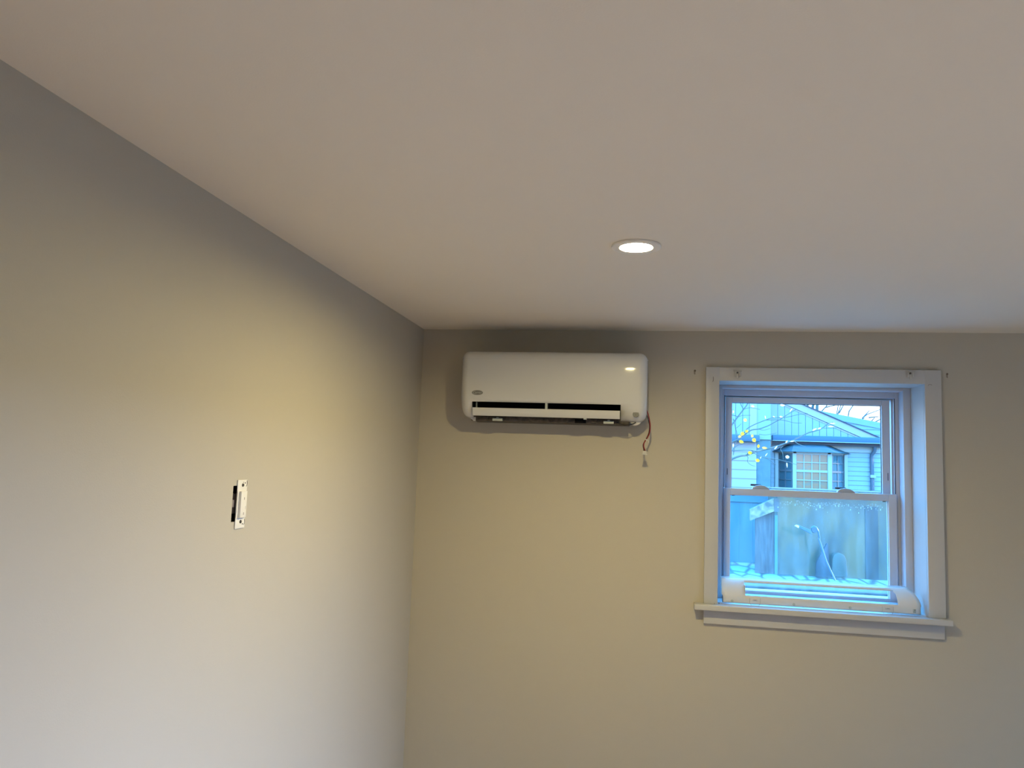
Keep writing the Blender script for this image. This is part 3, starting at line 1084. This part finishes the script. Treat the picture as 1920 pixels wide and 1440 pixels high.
# ---- blue fence left of the shed
YF = 15.5
fn = thing('fence', 'bright blue board fence left of the weathered shed', 'fence', (1.9, YF, -0.02))
zt2 = at(1390, 919, YF).z
mb = MB()
x = 0.4
while x < 3.3:
    mb.box(x, x + 0.248, YF, YF + 0.03, -0.02, zt2, 0.002)
    x += 0.25
part('boards', mb, FENCE, fn, False)
zr2 = at(1390, 941, YF).z
part('top_rail', MB().box(0.4, 3.3, YF - 0.025, YF, zr2, zt2, 0.003), FENCE, fn, False)

# ---- weathered shed
YS = 14.0
GREYW = mottled('weathered_grey_board', (0.073, 0.057, 0.057), (0.125, 0.099, 0.093), (30, 6, 3), 0.8)
PALEW = mottled('flaking_pale_board', (0.114, 0.104, 0.093), (0.414, 0.285, 0.145), (9, 9, 9), 0.8)
SHEET = mottled('greenish_sheet', (0.057, 0.062, 0.052), (0.166, 0.108, 0.047), (2.2, 2, 1.1), 0.35, c3=(0.099, 0.083, 0.052))
SHEETD = mottled('darker_sheet', (0.031, 0.034, 0.034), (0.052, 0.044, 0.036), (10, 2, 2), 0.4)
sh = thing('shed', 'weathered low garden shed with a greenish sheet front', 'shed', (3.0, YS, -0.02))


def sx(px):
    return at(px, 1000, YS).x


def sz(py, px=1500):
    return at(px, py, YS).z


part('side_board', MB().prism([(sx(1416), -0.02), (sx(1452.5), -0.02), (sx(1452.5), sz(948, 1450)), (sx(1416), sz(966, 1416))], YS, YS + 0.04), GREYW, sh, False)
part('corner_post', MB().box(sx(1452), sx(1457.5), YS - 0.03, YS + 0.03, -0.02, sz(966, 1455)), FENCE, sh, False)
part('front_sheet', MB().box(sx(1457.5), sx(1668), YS, YS + 1.0, -0.02, sz(923, 1560)), SHEET, sh, False)
part('dark_strip', MB().box(sx(1622), sx(1646), YS - 0.02, YS, -0.02, sz(950, 1634)), SHEETD, sh, False)
pts = [at(1405, 955, YS), at(1449, 934.5, YS), at(1450, 958, YS), at(1405, 975.5, YS)]
mb = MB().prism([(p.x, p.z) for p in pts], YS - 0.10, YS - 0.05)
part('eave_board', mb, PALEW, sh, False)
pts = [at(1449, 934.5, YS), at(1459, 935, YS), at(1458, 959, YS), at(1450, 959, YS)]
part('eave_end', MB().prism([(p.x, p.z) for p in pts], YS - 0.11, YS - 0.04), GREYW, sh, False)
pts = [at(1405, 955, YS), at(1449, 934.5, YS)]
mb = MB().prism([(pts[0].x, pts[0].z), (pts[1].x, pts[1].z), (pts[1].x, pts[1].z - 0.03), (pts[0].x, pts[0].z - 0.03)], YS - 0.05, YS + 0.06)
mb.box(pts[1].x, sx(1672), YS - 0.05, YS + 1.1, sz(923, 1560), sz(923, 1560) + 0.03)
part('shed_roof', mb, GREYW, sh, False)

# ---- pole with an angled head, dark pointed panel
YP = 13.6
PB = plain('pale_blue_metal', (0.062, 0.104, 0.176), 0.35)
PBD = plain('blue_grey_metal', (0.041, 0.057, 0.073), 0.5)
pole = thing('garden_tool', 'thin pale blue pole with an angled head leaning before the shed', 'garden tool', tuple(at(1559, 1077, YP)))
pt = [at(1560, 1082, YP), at(1549, 1052, YP), at(1541, 1027, YP), at(1535, 1009, YP)]
pole.location = (pt[0].x, YP, -0.02)
pt[0] = Vector((pt[0].x + 0.05, YP, -0.02))
part('handle', MB().tube(pt, 0.016, 8), PB, pole)
part('neck', MB().tube([at(1537, 1010, YP), at(1534.5, 997, YP), at(1530, 988.5, YP), at(1526, 987, YP), at(1521.5, 990, YP)], 0.017, 8), PB, pole)
c_ = at(1526.5, 993.5, YP)
part('joint', MB().lathe([(0.0, -0.03), (0.045, -0.03), (0.052, 0.0), (0.045, 0.03), (0.0, 0.03)], c_, 24, 'y'), PBD, pole)
a_ = [at(1492, 986.5, YP), at(1497, 984.0, YP), at(1520.5, 994.0, YP), at(1522, 1002.0, YP)]
part('head', MB().prism([(p.x, p.z) for p in a_], YP - 0.03, YP + 0.03, bevel=0.006), PB, pole, False)
a_ = [at(1491, 986.5, YP - 0.04), at(1494.5, 984.2, YP - 0.04), at(1498.5, 986.2, YP - 0.04), at(1497.5, 990.5, YP - 0.04)]
part('head_tip', MB().prism([(p.x, p.z) for p in a_], YP - 0.045, YP + 0.035, bevel=0.004), plain('cream_tip', (0.85, 0.80, 0.60), 0.4), pole, False)
YQ = 13.8
ol = [(1529.5, 1082), (1530, 1056), (1533, 1048), (1538, 1040), (1541, 1033), (1545.5, 1026), (1549.5, 1018.5), (1552, 1019), (1553, 1030), (1554, 1048), (1558, 1082)]
pp = [at(x, y, YQ) for x, y in ol]
sv = MB().prism([(p.x, max(p.z, -0.02)) for p in pp], YQ - 0.02, YQ + 0.03, bevel=0.006).build('garden_cover', plain('dark_blue_panel', (0.015, 0.026, 0.041), 0.5))
tag(sv, 'dark blue pointed panel standing behind the pale leaning pole', 'garden cover')
ol = [(1559, 1082), (1560, 1048), (1563, 1040), (1569, 1036.5), (1576, 1037), (1583, 1041), (1587, 1050), (1589, 1082)]
pp = [at(x, y, YQ) for x, y in ol]
sv = MB().prism([(p.x, max(p.z, -0.02)) for p in pp], YQ - 0.02, YQ + 0.10, bevel=0.02).build('garden_bin', plain('grey_green_bin', (0.067, 0.073, 0.057), 0.6))
tag(sv, 'rounded grey-green bin right of the dark pointed panel', 'bin')

# ---- near tree with yellow leaves
YT = 6.0
BARK = plain('branch_bark', (0.063, 0.084, 0.077), 0.8, noise=0.2, nscale=40)
tree = thing('leafing_tree', 'tree with thin bare branches and a few yellow leaves before the house', 'tree', (0.1, YT, -0.02))
rt = random.Random(11)


def P1(x, y, j=0.0):   # crop with scale 12 at (1365,745)
    return at(1365 + x / 12, 745 + y / 12, YT + j)


def P2(x, y, j=0.0):
    return at(1510 + x / 12, 745 + y / 12, YT + j)


def P3(x, y, j=0.0):
    return at(1365 + x / 12.8, 840 + y / 12.8, YT + j)


trunk = Vector((0.15, YT, -0.02))
mb = MB().tube(smooth_path([trunk, (0.17, YT, 0.9), (0.20, YT + 0.03, 1.6), (0.24, YT, 2.4), (0.20, YT, 3.4)]), 0.05, 10, r1=0.02)
part('trunk', mb, BARK, tree)
BR = [
    ([(0.20, YT + 0.02, 1.55), P1(60, 1400), P1(420, 1300, .05), P1(620, 1220, .05), P1(760, 1190, .08), P1(950, 1145, .08), P1(1150, 1085, .1), P1(1330, 1020, .1), P1(1480, 960, .1), P1(1800, 800, .12), P2(280, 740, .12), P2(400, 680, .12), P2(500, 600, .12), P2(620, 560, .12)], 0.0075, 0.0022),
    ([(0.22, YT + 0.02, 1.9), P1(-200, 960), P1(100, 600), P1(250, 400), P1(440, 150), P1(560, -60)], 0.006, 0.003),
    ([P1(350, 270), P1(290, 150), P1(270, 0)], 0.003, 0.002),
    ([(0.22, YT + 0.02, 1.75), P1(100, 1000), P1(330, 870), P1(520, 740), P1(700, 710), P1(900, 640), P1(1050, 560), P1(1200, 480), P1(1350, 380), P1(1520, 280)], 0.005, 0.0018),
    ([P1(330, 870), P1(430, 710), P1(620, 600), P1(850, 510), P1(980, 465), P1(1150, 460), P1(1350, 440), P1(1620, 380), P1(1800, 380)], 0.0035, 0.0014),
    ([P1(850, 510), P1(1050, 505), P1(1250, 515), P1(1480, 570), P1(1660, 580)], 0.0026, 0.0012),
    ([P1(420, 1300), P1(500, 1195), P1(600, 1240, .02), P3(600, 110), P3(850, 220), P3(1150, 270), P3(1390, 320), P3(1650, 400)], 0.003, 0.0012),
    ([P3(850, 220), P3(1000, 290), P3(1150, 410)], 0.002, 0.001),
    ([P1(20, 380), P1(150, 410), P1(240, 435), P1(320, 410), P1(510, 405)], 0.003, 0.001),
    ([P1(350, 270), P1(450, 240), P1(560, 240), P1(720, 270)], 0.002, 0.001),
    ([P1(120, 480), P1(175, 700), P1(200, 830), P1(190, 960), P1(150, 1100), P1(120, 1300)], 0.003, 0.002),
    ([P1(175, 700), P1(240, 650), P1(300, 590)], 0.002, 0.001),
    ([P1(100, 1180), P1(200, 1090), P1(300, 1060), P1(480, 1030)], 0.0025, 0.001),
    ([P1(40, 1200), P1(300, 1190), P1(500, 1190), P1(700, 1215), P1(900, 1150)], 0.003, 0.001),
    ([P3(450, 180), P3(480, 230), P3(470, 330), P3(560, 410), P3(660, 440)], 0.0022, 0.001),
    ([P1(1480, 980), P1(1600, 1060), P1(1760, 1115)], 0.0026, 0.001),
    ([P1(1480, 970), P1(1540, 900), P1(1640, 850)], 0.0022, 0.001),
    ([P1(690, 710), P1(800, 740), P1(950, 700)], 0.002, 0.001),
    ([P1(700, 830), P1(860, 845), P1(1090, 800)], 0.002, 0.001),
    ([P1(1240, 1100), P1(1180, 1160), P1(1230, 1260), P1(1240, 1400)], 0.002, 0.001),
    ([P1(1500, 270), P1(1640, 320), P1(1800, 370)], 0.002, 0.001),
    ([P2(400, 690), P2(560, 690), P2(720, 690)], 0.002, 0.001),
]
for pts_, ra, rb in BR:
    part('branch', MB().tube(smooth_path(pts_, 5), ra * 1.15, 6, r1=rb * 1.4), BARK, tree)
YEL = milky('yellow_leaf', (0.98, 0.62, 0.04), 0.0, 0.5)
ORA = milky('orange_leaf', (0.90, 0.50, 0.14), 0.0, 0.5)
PAL = milky('pale_dry_leaf', (0.95, 0.90, 0.84), 0.0, 0.5)
LEAVES = [(P1(550, 205), 5, 3.2, 0.3, 'p'), (P1(380, 515), 5.5, 5, 0.7, 'o'), (P1(1220, 180), 7, 3, 0.1, 'p'), (P1(320, 820), 5.5, 6, 0.5, 'y'), (P1(415, 765), 5, 4, -0.4, 'y'),
          (P1(260, 880), 6, 4, -0.6, 'o'), (P1(295, 1000), 7, 4.5, 0.4, 'y'), (P1(540, 870), 4, 5, 0.2, 'o'), (P1(580, 965), 6.5, 5.5, 0.8, 'y'), (P1(680, 1100), 4, 5, 0.2, 'y'),
          (P1(820, 1140), 7.5, 3.6, 0.1, 'o'), (P1(490, 1250), 6, 5, 0.1, 'y'), (P3(705, 300), 6, 5, 0.3, 'y'), (P3(1420, 215), 6, 4.5, 0.1, 'p'),
          (P1(1410, 290), 6.5, 1.6, -0.9, 'p'), (P1(1190, 440), 4.4, 2.6, 0.2, 'p'), (P1(1030, 440), 3.4, 1.6, 0.5, 'p'), (P1(835, 450), 5, 1.4, 1.3, 'p'), (P1(1070, 1130), 7, 1.6, -0.85, 'p'),
          (P1(1310, 1000), 5, 2, -0.9, 'p'), (P1(1440, 990), 6, 1.8, -0.2, 'p'), (P3(915, 160), 5.5, 1.3, -1.0, 'p'), (P3(1405, 410), 7.5, 1.3, 1.5, 'p'), (P3(780, 230), 3.4, 1.0, -1.2, 'p'),
          (P2(600, 588), 8, 1.6, 0.0, 'p'), (P2(570, 660), 8, 1.6, 0.0, 'p'), (P2(200, 725), 7, 2.2, -0.5, 'p'), (P2(310, 700), 5, 2.2, -0.4, 'p'),
          (P1(115, 330), 2.2, 4, 0.0, 'p'), (P1(115, 1080), 2.4, 5, 0.0, 'p')]
LM = {'y': YEL, 'o': ORA, 'p': PAL}
k_ = YT / FPX
for c, la, lb, ang, key in LEAVES:
    la, lb = la * k_ * 0.62, lb * k_ * 0.62
    b = bmesh.new()
    n = 14
    row_u, row_m, row_d = [], [], []
    ca, sa = math.cos(-ang), math.sin(-ang)
    ph = rt.random() * 6

    def lp(u, v, yo):
        return Vector((c.x + u * ca - v * sa, c.y - 0.01 + yo, c.z + u * sa + v * ca))
    for i in range(n + 1):
        t = i / n
        u = (t * 2 - 1) * la
        w = lb * (math.sin(math.pi * t ** 0.85) ** 0.7 if 0 < t < 1 else 0) * (1 + 0.16 * math.sin(t * 19 + ph))
        yo = 0.006 * math.sin(t * 3 + ph)
        row_m.append(b.verts.new(lp(u, 0, yo)))
        row_u.append(b.verts.new(lp(u, w + 1e-5, yo - 0.004)))
        row_d.append(b.verts.new(lp(u, -w - 1e-5, yo - 0.004)))
    for i in range(n):
        b.faces.new((row_m[i], row_m[i + 1], row_u[i + 1], row_u[i]))
        b.faces.new((row_m[i + 1], row_m[i], row_d[i], row_d[i + 1]))
    bmesh.ops.solidify(b, geom=b.faces[:], thickness=0.0006)
    mb = MB()
    mb._merge(b)
    lf = part('leaf', mb, LM[key], tree)
    lf['label'] = {'y': 'yellow leaf', 'o': 'orange-yellow leaf', 'p': 'pale dry leaf catching the light'}[key]

# ---- bare trees against the sky
YB_ = 34.0
for label, px, pts_l in (
        ('bare tree behind the roof, thickest trunk near the peak', 1532,
         [[(1532, 800), (1532, 765), (1533, 745), (1536, 700)], [(1522, 790), (1524, 762), (1531, 740)], [(1512, 780), (1514, 760), (1519, 745)], [(1540, 772), (1550, 761), (1551, 750)], [(1547, 764), (1566, 760)]]),
        ('bare twiggy tree behind the middle of the roof line', 1571,
         [[(1570, 800), (1571, 776), (1576, 762), (1582, 740)], [(1566, 790), (1570, 770), (1573, 750)], [(1573, 775), (1579, 764), (1583, 757)], [(1589, 790), (1592, 771), (1601, 758), (1606, 740)], [(1571, 789), (1579, 782)]]),
        ('bare twiggy tree behind the right end of the roof line', 1617,
         [[(1616, 800), (1617, 784), (1626, 777), (1650, 768)], [(1617, 784), (1630, 770)], [(1629, 783), (1648, 781)], [(1632, 792), (1640, 783)], [(1640, 792), (1656, 783)], [(1612, 789), (1622, 783)]])):
    t = thing('bare_tree', label, 'tree', (at(px, 800, YB_).x, YB_, -0.02), group='bare trees beyond the house')
    x0 = at(px, 800, YB_).x
    part('trunk', MB().tube([(x0, YB_, -0.02), (x0, YB_, 1.5), tuple(at(px, 800, YB_))], 0.12, 8, r1=0.07), BARK, t)
    for i, pl in enumerate(pts_l):
        r0 = 0.075 if (px == 1532 and i < 3) else 0.028
        part('branch', MB().tube([at(x, y, YB_ + 0.1 * i) for x, y in pl], r0, 6, r1=r0 * 0.5), BARK, t)
